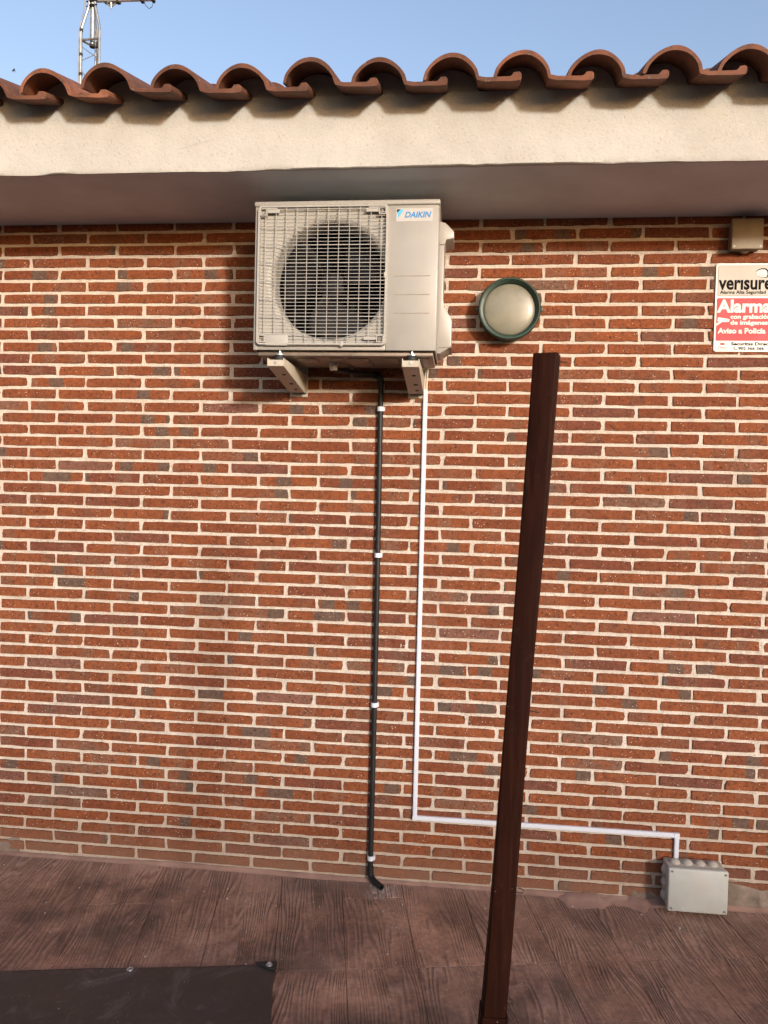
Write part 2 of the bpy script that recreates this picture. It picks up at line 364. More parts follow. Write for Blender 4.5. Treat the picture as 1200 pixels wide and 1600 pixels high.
def text(name, body, mat, parent, x, z, y, size, off=0, shear=0, align='LEFT', width=None, sx=1.0):
    """flat lettering on a plane facing -Y; x,z = anchor on the baseline"""
    cu = bpy.data.curves.new('txt', 'FONT'); cu.body = body; cu.size = size; cu.offset = off; cu.shear = shear; cu.align_x = align; cu.extrude = 0; cu.resolution_u = 3
    to = bpy.data.objects.new('txt', cu); col.objects.link(to); dg = bpy.context.evaluated_depsgraph_get()
    me = bpy.data.meshes.new_from_object(to.evaluated_get(dg)); bpy.data.objects.remove(to)
    n = len(me.vertices); co = np.empty(n * 3); me.vertices.foreach_get('co', co); co = co.reshape(-1, 3)
    if width: sx = width / (co[:, 0].max() - co[:, 0].min())
    b = base_of(parent); out = np.stack([x + co[:, 0] * sx - b.x, np.full(n, y - b.y), z + co[:, 1] - b.z], 1)
    me.vertices.foreach_set('co', out.ravel()); me.update(); me.materials.clear()
    return link(name, me, parent, mat)
def fbm(nx, nz, cell, octs):
    """smooth random field on an nx x nz grid; octs: [(feature size in cells, amplitude)]"""
    out = np.zeros((nx, nz))
    for f, a in octs:
        gx, gz = int(nx / f) + 3, int(nz / f) + 3; g = rng.standard_normal((gx, gz))
        X = np.arange(nx) / f; Z = np.arange(nz) / f; i = X.astype(int); j = Z.astype(int); u = X - i; v = Z - j; u = u * u * (3 - 2 * u); v = v * v * (3 - 2 * v)
        A = g[i][:, j]; Bq = g[i + 1][:, j]; Cq = g[i][:, j + 1]; D = g[i + 1][:, j + 1]; u = u[:, None]; v = v[None, :]
        out += a * ((A * (1 - u) + Bq * u) * (1 - v) + (Cq * (1 - u) + D * u) * v)
    return out

# ------------------------------------------------------------------ ground and patio
m = MB(); m.box(-400, 400, -400, 400, -.5, -.03); tag(m.build('ground', M['soil']), kind='structure')
patio = MB(); patio.box(-4.5, 7.5, -6.5, .25, -.025, -.0065); patio = tag(patio.build('patio', M['slab']), kind='structure')
PA = R(10.5); ps = Vector((math.cos(PA), math.sin(PA), 0)); pt = Vector((-math.sin(PA), math.cos(PA), 0))
PW = .2415
def plank_mesh(L, v):
    b = bmesh.new(); bmesh.ops.create_cube(b, size=1); g = .0018
    for q in b.verts: q.co = Vector((q.co.x * (PW - g), q.co.y * (L - g), -.008 + q.co.z * .016))
    bmesh.ops.bevel(b, geom=[e for e in b.edges if min(w.co.z for w in e.verts) > -.001], offset=.0011, segments=1, affect='EDGES')
    me = bpy.data.meshes.new('plank'); b.to_mesh(me); b.free(); me.materials.append(M['plank']); return me
cache = {}
for k in range(-9, 12):
    cuts = [.365, -.835, -2.035, -3.235]
    if k % 4 == 1: cuts = [.365, -.41, -.835, -2.035, -3.235]
    if k % 5 == 4: cuts = [.365, -.835, -1.12, -2.035, -3.235]
    for t1, t0 in zip(cuts, cuts[1:]):
        L = round(t1 - t0, 4)
        if L not in cache: cache[L] = plank_mesh(L, 0)
        s = 1.114 + PW * (k + .5); c = ps * s + pt * ((t0 + t1) / 2); c.z = random.uniform(-.0003, .0003)
        o = link('plank', cache[L], patio, None, c); o.rotation_euler.z = PA

# ------------------------------------------------------------------ house: wall, bricks
house = thing('brick_house', (1.5, 0, 0), 'red brick house side with cream plastered eave and clay tile roof', 'house')
B = 0.049657; ZS = 2.676
xs = np.concatenate([np.arange(-3.0, -.42, .05), np.arange(-.42, 3.40, .0062), np.arange(3.40, 5.6, .05)]); zs = np.arange(-.03, 2.70, .0062)
nx, nz = len(xs), len(zs)
D = fbm(nx, nz, 1, [(1.2, .00085), (3.0, .0007), (9, .0005), (40, .0006)])
smear = fbm(nx, nz, 1, [(7, 1.0), (18, .8)]); D += np.clip(smear - 2.25, 0, 2) * .0022          # mortar smeared over brick edges
Y = .0004 - D
# grouted toothing joint towards the right end of the wall
XX, ZZ = np.meshgrid(xs, zs, indexing='ij')
tooth = np.exp(-((XX - 3.0 - .006 * np.sin(ZZ * 21)) / .016) ** 2) * (ZZ < 1.55) * (.5 + .5 * np.clip(fbm(nx, nz, 1, [(9, .7)]) + .6, 0, 1.4))
Y -= tooth * .0036
co = np.stack([XX - 1.5, Y, ZZ], 2).reshape(-1, 3)
me = bpy.data.meshes.new('wall'); me.vertices.add(nx * nz); me.vertices.foreach_set('co', co.ravel())
I, J = np.meshgrid(np.arange(nx - 1), np.arange(nz - 1), indexing='ij'); a = (I * nz + J).ravel(); q = np.stack([a, a + nz, a + nz + 1, a + 1], 1).astype(np.int32)
nf = len(q); me.loops.add(nf * 4); me.loops.foreach_set('vertex_index', q.ravel()); me.polygons.add(nf)
me.polygons.foreach_set('loop_start', np.arange(0, nf * 4, 4, dtype=np.int32)); me.polygons.foreach_set('use_smooth', np.ones(nf, bool)); me.update(); me.validate()
wall = link('wall', me, house, M['mortar'])
m = MB(); m.box(-3.0, 5.6, .012, .26, -.03, 2.70); m.build('wall_core', M['mortar'], house)

BL, BH = .2385, .0388
def brick_rings(v, L=BL):
    """front outline of a brick with worn edges, and the outline where it sinks into the mortar"""
    r = random.Random(100 + v); P = []
    nl = 6
    for i in range(nl + 1): P.append([-L / 2 + L * i / nl, BH / 2])
    P.append([L / 2, 0])
    for i in range(nl + 1): P.append([L / 2 - L * i / nl, -BH / 2])
    P.append([-L / 2, 0])
    n = len(P); F, O = [], []
    for i, (x, z) in enumerate(P):
        corner = abs(abs(x) - L / 2) < 1e-6 and abs(z) > .01
        k = r.choice((.0008, .001, .0015, .002, .002, .005)) if corner else .0008
        jx, jz = r.gauss(0, .0009), r.gauss(0, .00055)
        ix = x - math.copysign(k + .0012, x) if abs(abs(x) - L / 2) < 1e-6 else x + jx * 3
        iz = z - math.copysign((k * .5 if corner else .0008) + .0008, z) if abs(z) > .01 else z
        F.append((ix + jx, -.0048 + r.gauss(0, .0003), iz + jz)); sx = math.copysign(.0022, x) if abs(abs(x) - L / 2) < 1e-6 else 0
        O.append((ix + jx + sx, .006, iz + jz + (math.copysign(.0020, z) if abs(z) > .01 else 0)))
    return F, O
VAR = []
for v in range(18): VAR.append(brick_rings(v))
def brick_data(F, O):
    n = len(F); c = (0, -.0051, 0)
    V = [c] + F + O; fs = [(0, 1 + i, 1 + (i + 1) % n) for i in range(n)] + [(1 + i, 1 + n + i, 1 + n + (i + 1) % n, 1 + (i + 1) % n) for i in range(n)]
    return V, fs
def finish_brick_mesh(me, seeds_per_vert, uvs_per_vert):
    at = me.attributes.new('seed', 'FLOAT', 'POINT'); at.data.foreach_set('value', seeds_per_vert)
    uvl = me.uv_layers.new(name='UVMap'); li = np.empty(len(me.loops), np.int32); me.loops.foreach_get('vertex_index', li)
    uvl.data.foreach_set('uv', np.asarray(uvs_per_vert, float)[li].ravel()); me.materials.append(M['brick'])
VM = []
for v, (F, O) in enumerate(VAR):
    V, fs = brick_data(F, O); me = bpy.data.meshes.new('brick'); me.from_pydata(V, [], fs)
    finish_brick_mesh(me, [v / 18.0 + .013] * len(V), [(x / BL + .5, z / BH + .5) for x, y, z in V]); VM.append(me)
def project(p):
    d = Vector(p) - CAM; w = d.dot(FWD); return 600 + FPX * d.dot(RIGHT) / w, 800 + FPX * d.dot(DOWN) / w, w
allb = []
for c in range(54):
    drift = random.gauss(0, .0018); zc = (53.75 - c) * B
    for k in range(-13, 24):
        x = (.25 * k if c % 2 == 0 else .25 * k + .125) + drift + random.gauss(0, .0016); z = zc + random.gauss(0, .0007)
        px, py, w = project((x, 0, z)); wpx = FPX / w
        vis = -20 < px < 1220 and 345 < py < 1440 and not (392 < px - 45 and px + 45 < 690 and 300 < py < 555)
        allb.append((0 if vis else 1, w, x, z, random.gauss(0, .0035), random.randrange(18)))
allb.sort(key=lambda b: (b[0], b[1]))
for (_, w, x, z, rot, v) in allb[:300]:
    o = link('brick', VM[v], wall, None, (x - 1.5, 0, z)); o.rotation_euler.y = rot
SV, SF, SS, SU = [], [], [], []
for (_, w, x, z, rot, v) in allb[300:]:
    V, fs = brick_data(*VAR[v]); n0 = len(SV); cr, sr = math.cos(rot), math.sin(rot); sd = random.random()
    for (a, b, cz) in V: SV.append((x - 1.5 + a * cr + cz * sr, b, z - a * sr + cz * cr)); SS.append(sd); SU.append((a / BL + .5, cz / BH + .5))
    SF += [tuple(i + n0 for i in f) for f in fs]
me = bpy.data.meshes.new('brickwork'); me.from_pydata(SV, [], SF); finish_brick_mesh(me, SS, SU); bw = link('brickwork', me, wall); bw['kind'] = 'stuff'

# cement at the foot of the wall
def foot(x0, x1, h, d, seed, nu=160, dz=.0):
    r = np.random.default_rng(seed); hh = np.interp(np.linspace(0, 1, nu + 1), np.linspace(0, 1, 22), r.uniform(.55, 1.25, 22)); dd = np.interp(np.linspace(0, 1, nu + 1), np.linspace(0, 1, 17), r.uniform(.5, 1.3, 17))
    hj = r.normal(0, .0012, (nu + 1, 9))
    def f(u, v):
        i = int(round(u * nu)); j = int(round(v * 8)); e = min(1, min(u, 1 - u) * 14)
        a = v * math.pi / 2; H = h * hh[i] * (.25 + .75 * e); Dp = d * dd[i] * (.3 + .7 * e)
        k = 1 - .35 * math.sin(2 * a)
        return Vector((x0 + (x1 - x0) * u, -.0045 - Dp * math.cos(a) * k + hj[i, j], dz - .006 + (H + .006) * math.sin(a) * k))
    return MB().grid(f, nu, 8)
foot(-3, 5.6, .012, .04, 5, 420).build('cement_fillet', M['redcement'], house, 60)
foot(2.25, 2.72, .016, .10, 9, 70).build('cement_fillet', M['redcement'], house, 60)
def patch(x0, x1, z0, z1, seed, t=.006):
    r = np.random.default_rng(seed); nu, nv = 60, 18; n1 = fbm(nu + 1, nv + 1, 1, [(2, .0010), (6, .0016)]); top = np.interp(np.linspace(0, 1, nu + 1), np.linspace(0, 1, 15), r.uniform(-.02, .012, 15))
    def f(u, v):
        i = int(round(u * nu)); j = int(round(v * nv)); e = min(1, min(u, 1 - u) * 9, (1 - v) * 3.2)
        return Vector((x0 + (x1 - x0) * u, .004 - (t + .004) * e ** .5 - n1[i, j] * e, z0 + (z1 + top[i] - z0) * v))
    return MB().grid(f, nu, nv)
patch(2.80, 3.6, -.01, .112, 3, .008).build('cement_patch', M['fillmortar'], house, 70)
patch(2.52, 2.84, -.01, .052, 8, .007).build('cement_patch', M['fillmortar'], house, 70)
patch(-.6, -.02, -.01, .062, 4, .007).build('cement_patch', M['fillmortar'], house, 70)

# eave: plastered beam face with uneven lower arris, soffit behind it
YF = -.49; ZT = 2.917
xs2 = np.arange(-2.6, 5.4, .02); zr = np.linspace(0, 1, 16); n2 = fbm(len(xs2), 16, 1, [(2, .0009), (6, .0014), (25, .0030)]); lip = fbm(len(xs2), 1, 1, [(2, .0007), (9, .0011), (60, .0008)])[:, 0]
m = MB(); bm = m.bm; G = []
for i, x in enumerate(xs2):
    ring = [bm.verts.new((x, YF + .012, ZS + lip[i] + .001)), bm.verts.new((x, YF + .002, ZS + lip[i]))]
    for j, t in enumerate(zr): ring.append(bm.verts.new((x, YF + n2[i, j] - .002 * (1 - t) ** 6, ZS + .004 + lip[i] + (ZT - ZS - .004) * t)))
    ring.append(bm.verts.new((x, YF + .25, ZT))); G.append(ring)
for A, Bq in zip(G, G[1:]):
    for j in range(len(A) - 1): bm.faces.new((A[j], Bq[j], Bq[j + 1], A[j + 1]))
m.build('eave_fascia', M['plaster'], house, 50)
m = MB(); m.box(-2.6, 5.4, YF + .010, .24, ZS + .0022, ZT - .004); m.build('soffit', M['soffit'], house)
m = MB(); m.box(-3.0, 5.6, .0, .26, 2.69, 3.2); m.build('wall_head', M['mortar'], house)

# roof: one mesh per tile, round cover part with a flat channel and an interlocking rib
TP = .2232; X0 = .418; ZC = 2.958; YT = -.636; LT = .43
def bell(x, a, b, e=.58): return b * max(0.0, math.cos(math.pi / 2 * min(1, abs(x) / a))) ** e
def tile_mesh(v):
    r = random.Random(v); A, Bh = .0885, .068; out = []; N = 30
    prof = []
    for i in range(N + 1): x = -A + 2 * A * i / N; prof.append((x, -.068 + bell(x, A, Bh)))
    prof += [(.098, -.0695), (.112, -.0720), (.186, -.0725), (.192, -.0690), (.198, -.0615), (.212, -.0610), (.217, -.066), (.218, -.078), (.214, -.0845), (.190, -.0860), (.160, -.0850), (.110, -.0845), (.098, -.0825), (.082, -.0790)]
    A2, B2 = .0785, .0590
    for i in range(N + 1): x = A2 - 2 * A2 * i / N; prof.append((x, -.0705 + bell(x, A2, B2)))
    prof.append((-A2 - .002, -.0735)); prof.append((-A, -.0735))
    b = bmesh.new(); rings = []
    ls = [0, .004, .03, .14, .28, LT]
    wa = r.uniform(0, 6); wob = [(.0008 * math.sin(i * .31 + wa), .0010 * math.sin(i * .23 + wa * 2)) for i in range(len(prof))]
    for k, l in enumerate(ls):
        s = .985 if k == 0 else 1
        rings.append([b.verts.new((x * s + wx, l, z * (1.0) + wz - (.0008 if k == 0 and z > -.06 else 0))) for (x, z), (wx, wz) in zip(prof, wob)])
    n = len(prof)
    for P, Q in zip(rings, rings[1:]):
        for i in range(n): b.faces.new((P[i], P[(i + 1) % n], Q[(i + 1) % n], Q[i]))
    b.faces.new(rings[0][::-1]); b.faces.new(rings[-1]); bmesh.ops.recalc_face_normals(b, faces=b.faces[:])
    me = bpy.data.meshes.new('roof_tile'); b.to_mesh(me); b.free(); me.polygons.foreach_set('use_smooth', [True] * len(me.polygons)); me.set_sharp_from_angle(angle=R(32)); me.materials.append(M['tile']); return me
TM = [tile_mesh(v) for v in range(7)]
TH = R(17)
m = MB(); sl_ = math.tan(R(19.6))
m.prism([(-.30, ZT - .012), (4.2, ZT - .012 + 4.5 * sl_), (4.2, ZT - .16 + 4.5 * sl_), (-.30, ZT - .10)], lambda a, b, d: Vector((d, a, b)), -2.6, 5.4)
roof = m.build('roof', M['tile'], house)
hb = base_of(house)
for row in range(5):
    for k in range(-9, 18):
        o = link('roof_tile', TM[random.randrange(7)], roof, None, Vector((X0 + TP * k + random.gauss(0, .002), YT + row * .38 * math.cos(TH) + random.gauss(0, .007), ZC + row * (.38 * math.sin(TH) + .018) + random.gauss(0, .0018))) - hb)
        o.rotation_euler = (TH, random.gauss(0, .014), random.gauss(0, .010))
# plaster stopping in the arches of the first row
m = MB()
for k in range(-9, 18):
    cx = X0 + TP * k; pl = []
    for i in range(17): x = -.092 + .184 * i / 16; pl.append((cx + x, ZC + .040 - .072 + bell(x, .092, .066)))
    pl += [(cx + .092, ZT - .02), (cx - .092, ZT - .02)]
    m.prism(pl, XZ, YF + .004 + random.gauss(0, .0012), YF + .10)
m.build('arch_stopping', M['plaster'], house)

# ------------------------------------------------------------------ outdoor air-conditioning unit
AX0, AX1, AZ0, AZ1, AYF, AYB = 1.067, 1.7245, 2.094, 2.621, -.36, -.085
ac = thing('air_conditioner', (1.395, -.22, AZ0), 'ivory outdoor air conditioner unit with round fan grille hung under the eave', 'air conditioner')
GX0, GX1, GZ0, GZ1 = 1.079, 1.549, 2.109, 2.604; FCX, FCZ, FR = 1.338, 2.345, .206
# casing: side, back and top skins, front skin with the round fan opening
m = MB(); T = .006
m.box(AX0, AX0 + T, AYF + .006, AYB, AZ0, AZ1 - .018, .002); m.box(AX1 - T, AX1, AYF + .006, AYB, AZ0, AZ1 - .018, .002); m.box(AX0 + T, AX1 - T, AYB - T, AYB, AZ0, AZ1 - .018)
m.build('casing', M['ivory'], ac)
m = MB(); bm = m.bm; NS = 64; inner, outer, innb = [], [], []
for k in range(NS):
    t = 2 * math.pi * k / NS; c, s = math.cos(t), math.sin(t)
    sc = min((GX1 - .004 - FCX) / c if c > 1e-6 else 9, (GX0 + .004 - FCX) / c if c < -1e-6 else 9, (GZ1 - .004 - FCZ) / s if s > 1e-6 else 9, (GZ0 + .004 - FCZ) / s if s < -1e-6 else 9)
    sc = min(sc, .40); outer.append(bm.verts.new((FCX + c * sc, AYF + .004, FCZ + s * sc)))
    inner.append(bm.verts.new((FCX + c * (FR + .018), AYF + .008, FCZ + s * (FR + .018)))); innb.append((c, s))
for k in range(NS): bm.faces.new((outer[k], outer[(k + 1) % NS], inner[(k + 1) % NS], inner[k]))
m.lathe((FCX, AYF + .008, FCZ), (0, 1, 0), [(FR + .018, 0), (FR + .006, .006), (FR, .018), (FR - .002, .10)], NS)
m.build('fan_shroud', M['shroud'], ac, 60, False)
# front skin: right panel and thin borders round the grille
m = MB(); m.box(GX1 - .004, AX1 - .0015, AYF, AYF + .012, AZ0 + .0005, AZ1 - .0185, .0035); pf = m.build('front_panel', M['ivory'], ac)
m = MB(); m.box(AX0 + .001, GX0 + .006, AYF, AYF + .012, AZ0 + .0005, AZ1 - .0185, .003); m.box(GX0 + .006, GX1 - .004, AYF + .0005, AYF + .012, AZ0 + .001, GZ0 + .006, .002); m.box(GX0 + .006, GX1 - .004, AYF + .0005, AYF + .012, GZ1 - .008, AZ1 - .0187, .002)
m.build('front_border', M['ivory'], ac)
m = MB(); m.box(AX0 - .003, AX1 + .003, AYF - .004, AYB + .003, AZ1 - .018, AZ1, .005, 3); m.build('top_cover', M['ivory'], ac)
for z in (2.356, 2.291, 2.226):
    m = MB(); m.box(1.572, 1.699, AYF - .0012, AYF + .001, z - .0016, z + .0016, .0006, 1); m.build('panel_line', M['slit'], pf)
m = MB(); m.box(1.574, 1.702, AYF - .0006, AYF + .001, 2.545, 2.5905); st = m.build('logo_sticker', M['sticker'], pf)
m = MB(); ym = AYF - .0010
m.prism([(1.5765, 2.5865), (1.6005, 2.5865), (1.5815, 2.5565)], XZ, ym, ym + .0003); m.build('logo_mark', M['lblue'], st)
m = MB(); m.prism([(1.5765, 2.5868), (1.589, 2.5868), (1.5765, 2.5755)], XZ, ym - .0003, ym); m.build('logo_mark_corner', M['ink'], st)
text('logo_letters', 'DAIKIN', M['blue'], st, 1.6025, 2.5588, ym - .0001, .0275, .0009, .28, 'LEFT', .094)
# grille: rounded frame, fine wires, corner clips
m = MB()
def rrect(x0, x1, z0, z1, r, n=5):
    pts = []
    for cx, cz, a0 in ((x1 - r, z1 - r, 0), (x0 + r, z1 - r, 90), (x0 + r, z0 + r, 180), (x1 - r, z0 + r, 270)):
        for i in range(n + 1): a = R(a0 + 90 * i / n); pts.append((cx + r * math.cos(a), cz + r * math.sin(a)))
    return pts
bm = m.bm; YG = AYF - .014
loops = [(rrect(GX0, GX1, GZ0, GZ1, .016), AYF + .001), (rrect(GX0, GX1, GZ0, GZ1, .016), YG + .004), (rrect(GX0 + .003, GX1 - .003, GZ0 + .003, GZ1 - .003, .014), YG), (rrect(GX0 + .0085, GX1 - .0085, GZ0 + .0085, GZ1 - .0085, .009), YG), (rrect(GX0 + .0095, GX1 - .0095, GZ0 + .0095, GZ1 - .0095, .008), AYF + .001)]
rg = [[bm.verts.new((x, y, z)) for x, z in pts] for pts, y in loops]
for A_, B_ in zip(rg, rg[1:]):
    for i in range(len(A_)): bm.faces.new((A_[i], A_[(i + 1) % len(A_)], B_[(i + 1) % len(A_)], B_[i]))
m.box(GX0 + .035, GX0 + .118, AYF - .0135, AYF - .002, GZ0 - .001, GZ0 + .038, .003)        # plain tab at the lower left
m.box(1.385, 1.396, YG - .002, YG + .004, GZ0 - .004, GZ0 + .016, .002); m.box(GX1 - .013, GX1 - .004, YG - .002, YG + .004, 2.345, 2.366, .002)
gf = m.build('grille', M['grille'], ac, 40)
m = MB(); nzb = 38; yb = AYF - .008
for i in range(nzb):
    z = GZ0 + .0085 + (GZ1 - GZ0 - .017) * (i + .5) / nzb; thick = (i % 5 == 2); r = .0013 if thick else .0008
    m.box(GX0 + .007, GX1 - .007, yb - r * 1.1 - (.0015 if thick else 0), yb + r * 1.1, z - r, z + r)
for i in range(12):
    x = GX0 + .0085 + .0378 * (i + .55)
    m.box(x - .0009, x + .0009, yb - .0030, yb + .0012, GZ0 + .0087, GZ1 - .0087)
m.build('grille_wires', M['grille'], gf)
for cx, cz, sx in ((GX0 + .022, GZ1 - .024, 1), (GX1 - .022, GZ1 - .024, -1), (GX0 + .022, GZ0 + .024, 1), (GX1 - .022, GZ0 + .024, -1)):
    m = MB()
    for (x0, x1, z0, z1) in ((-.0135, -.009, -.0135, .0135), (.009, .0135, -.0135, .0135), (-.009, .009, .009, .0135), (-.009, .009, -.0135, -.009)):
        m.box(cx + x0, cx + x1, YG - .0008, AYF, cz + z0, cz + z1, .001, 1)
    if not (sx > 0 and cz < 2.3): m.box(cx + sx * .014 if sx > 0 else cx - .058, cx + .058 if sx > 0 else cx - .014, YG + .001, AYF - .006, cz - .004, cz + .008, .001, 1)
    if cz > 2.3: m.box(cx + sx * .03 - .02, cx + sx * .03 + .02, YG + .0012, AYF - .006, cz + .0085, cz + .0145, .001, 1)
    cp = m.build('corner_clip', M['grille'], gf)
    m = MB(); m.box(cx - .0088, cx + .0088, AYF - .003, AYF - .001, cz - .0088, cz + .0088); m.build('screw_recess', M['slit'], gf)
    m = MB(); m.lathe((cx + .002, AYF - .003, cz - .001), (0, -1, 0), [(0, .004), (.003, .0035), (.0042, .001), (.0042, 0)], 14); m.build('screw', M['screw'], gf)
# inside: dark plenum, fin coil, motor bracket and a three-bladed fan
m = MB(); bmx = m.bm; m.box(AX0 + T, AX1 - T, AYB - .012, AYB - T, AZ0 + .004, AZ1 - .02); m.box(AX0 + T, AX1 - T, AYF + .02, AYB - .012, AZ0 + .002, AZ0 + .006)
m.box(GX1 + .01, GX1 + .014, AYF + .03, AYB - .01, AZ0 + .01, AZ1 - .03); m.build('inner_lining', M['darkcav'], ac)
m = MB()
for i in range(90): x = AX0 + .012 + i * .0052; m.box(x, x + .0006, AYB - .045, AYB - .013, AZ0 + .02, AZ1 - .03)
m.build('coil_fins', M['fin'], ac)
m = MB(); m.box(FCX + .052, FCX + .067, -.165, -.15, AZ0 + .01, AZ1 - .025); m.box(FCX + .082, FCX + .095, -.165, -.15, AZ0 + .01, AZ1 - .025); m.cyl((FCX, -.19, FCZ), (FCX, -.13, FCZ), .045, seg=24); m.box(FCX - .03, FCX + .10, -.166, -.152, FCZ + .01, FCZ + .028); m.build('motor_bracket', M['fin'], ac)
fan = MB(); fan.lathe((FCX, -.285, FCZ), (0, 1, 0), [(0, -.012), (.03, -.010), (.046, -.002), (.048, .06), (.03, .062)], 28); fan = fan.build('fan', M['fan'], ac)
for kb in range(3):
    m = MB(); a0 = kb * 2.0944 + .5
    def bl(u, v, a0=a0):
        rr = .046 + (.192 - .046) * u; sw = .25 * u; wid = .62 + .30 * math.sin(u * 2.2); a = a0 + sw + (v - .5) * 2 * wid * .72
        return Vector((FCX + rr * math.cos(a), -.275 + (v - .5) * .085 + .01 * math.sin(v * 3.14), FCZ + rr * math.sin(a)))
    m.grid(bl, 8, 8); bq = m.build('fan_blade', M['fan'], fan, 80); md = bq.modifiers.new('thick', 'SOLIDIFY'); md.thickness = .003
# valve cover and lifting handle on the right side
m = MB(); V2 = [(AX1 - .001, 2.545), (1.742, 2.545), (1.742, 2.30), (1.748, 2.275), (1.772, 2.238), (1.776, 2.225), (1.776, 2.135), (1.770, 2.128), (1.735, 2.106), (AX1 - .001, 2.106)]
m.prism(V2, XZ, -.245, -.105, .003); vc = m.build('valve_cover', M['ivory'], ac)
m = MB(); m.prism([(AX1 - .001, 2.585), (1.745, 2.578), (1.772, 2.552), (1.776, 2.546), (1.776, 2.522), (1.748, 2.518), (1.742, 2.50), (AX1 - .001, 2.50)], XZ, -.25, -.12, .003); m.build('lifting_handle', M['ivory'], ac)
m = MB(); m.box(1.73, 1.778, -.248, -.10, 2.1275, 2.1295, .0008, 1); m.build('cover_seam', M['slit'], vc)
# base pan with pressed ribs and drain socket
m = MB(); m.box(AX0 + .012, AX1 - .010, AYF + .022, AYB - .006, AZ0 - .016, AZ0 + .003, .005)
for x, w, y0, y1 in ((1.13, .05, -.31, -.12), (1.25, .07, -.30, -.2), (1.36, .05, -.31, -.25), (1.44, .08, -.30, -.13), (1.56, .05, -.31, -.2), (1.68, .04, -.31, -.13)): m.box(x - w / 2, x + w / 2, y0, y1, AZ0 - .021, AZ0 - .010, .004)
pan = m.build('base_pan', M['pan'], ac)
m = MB(); m.cyl((1.335, -.20, AZ0 - .045), (1.335, -.20, AZ0 - .012), .014, .019, 18); m.build('drain_socket', M['sticker'], pan)

# ------------------------------------------------------------------ wall brackets under the unit
def bracket(x, label):
    b = thing('wall_bracket', (x, 0, 1.975), label, 'bracket', 'wall brackets carrying the outdoor unit')
    m = MB(); w = .030; t = .003
    side = [(-.405, 2.058), (-.002, 2.058), (-.002, 1.986), (-.05, 1.984), (-.405, 2.030)]
    for s in (-1, 1): m.prism(side, lambda a, c, d: Vector((d, a, c)), x + s * w - (t if s > 0 else 0), x + s * w + (t if s < 0 else 0), .0006)
    m.prism([(-.405, 2.030), (-.05, 1.984), (-.05, 1.9865), (-.405, 2.0325)], lambda a, c, d: Vector((d, a, c)), x - w + t, x + w - t)
    m.box(x - w + t, x + w - t, -.4046, -.402, 2.0325, 2.052, .0008, 1); m.box(x - w + t, x + w - t, -.33, -.006, 2.0555, 2.0578)
    arm = m.build('arm', M['bracket'], b)
    m = MB(); m.box(x - .034, x + .034, -.0085, -.0040, 1.972, 2.092, .0015); pl = m.build('wall_plate', M['bracket'], b)
    for z in (1.979, 2.08): m = MB(); m.cyl((x + .012, -.014, z), (x + .012, -.006, z), .006, seg=6); m.build('bolt', M['zinc'], b)
    for y, r in ((-.30, .0055), (-.18, .006), (-.10, .005)):
        zc = 2.030 + (y + .405) / .355 * -.046
        m = MB(); m.lathe((x + .006, y, zc - .0008), (0, -.13, -1), [(0, .0012), (r, .0012), (r + .002, .0003), (r + .002, -.001)], 16); m.build('bolt_hole', M['rubber'], arm)
    m = MB(); m.cyl((x, -.345, 2.0582), (x, -.345, 2.077), .019, .017, 20); m.build('rubber_mount', M['rubber'], b)
    m = MB(); m.cyl((x, -.345, 2.0772), (x, -.345, 2.0795), .021, seg=20); m.cyl((x, -.345, 2.0797), (x, -.345, 2.0850), .009, seg=6); m.cyl((x, -.345, 2.078), (x, -.345, 2.1), .004, seg=8); m.build('mounting_bolt', M['zinc'], b)
    m = MB(); m.cyl((x + .002, -.409, 2.044), (x + .002, -.4045, 2.044), .0055, seg=6); m.build('bolt', M['zinc'], b)
bracket(1.163, 'cream steel wall bracket under the fan side of the air conditioner')
bracket(1.640, 'cream steel wall bracket beside the white cable trunking')

# ------------------------------------------------------------------ black condensate drain pipe
PX, PY, PR = 1.5, -.0165, .0107
dp = thing('drain_pipe', (PX, PY, .02), 'black plastic drain pipe running down the brick wall from the unit', 'pipe')
m = MB(); m.tube([(1.497, PY, 2.045), (1.497, PY, 1.93), (PX, PY, 1.34), (PX + .001, PY, .73), (PX, PY, .10), (PX, PY, .048)], PR, 20); m.build('pipe', M['pipe'], dp)
m = MB(); m.tube([(1.335, -.20, 2.058), (1.345, -.185, 2.052), (1.38, -.12, 2.058), (1.43, -.05, 2.060), (1.475, -.022, 2.062)], .0095, 14); m.build('hose', M['pipe'], dp)
m = MB(); m.tube(arc((1.462, PY - .002, 2.063), (1.497, PY, 2.065), (1.497, PY, 2.025), 8), .0135, 16); m.build('elbow', M['pipe'], dp)
m = MB(); m.cyl((PX, PY, .066), (PX, PY, .036), .0128, seg=20); m.tube(arc((PX, PY, .040), (PX, PY, .022), (1.518, -.04, .018), 7), .0128, 18); el_ = m.build('elbow', M['pipe'], dp)
m = MB(); e0 = Vector((1.516, -.037, .0185)); e1 = Vector((1.553, -.082, .0165)); m.lathe(e0, e1 - e0, [(.0120, 0), (.0120, (e1 - e0).length), (.0092, (e1 - e0).length), (.0085, .01)], 20); m.build('outlet', M['pipe'], dp)
for z in (1.926, 1.339, .731, .101):
    m = MB(); x = 1.497 if z > 1.9 else PX
    m.lathe((x, PY, z - .009), (0, 0, 1), [(PR + .0002, 0), (PR + .0032, 0), (PR + .0032, .018), (PR + .0002, .018)], 20)
    m.box(x - .015, x + .015, -.012, -.003, z - .009, z + .009, .0015, 1); m.box(x + .008, x + .018, -.022, -.003, z - .0085, z + .0085, .0015, 1); m.build('clip', M['white'], dp)

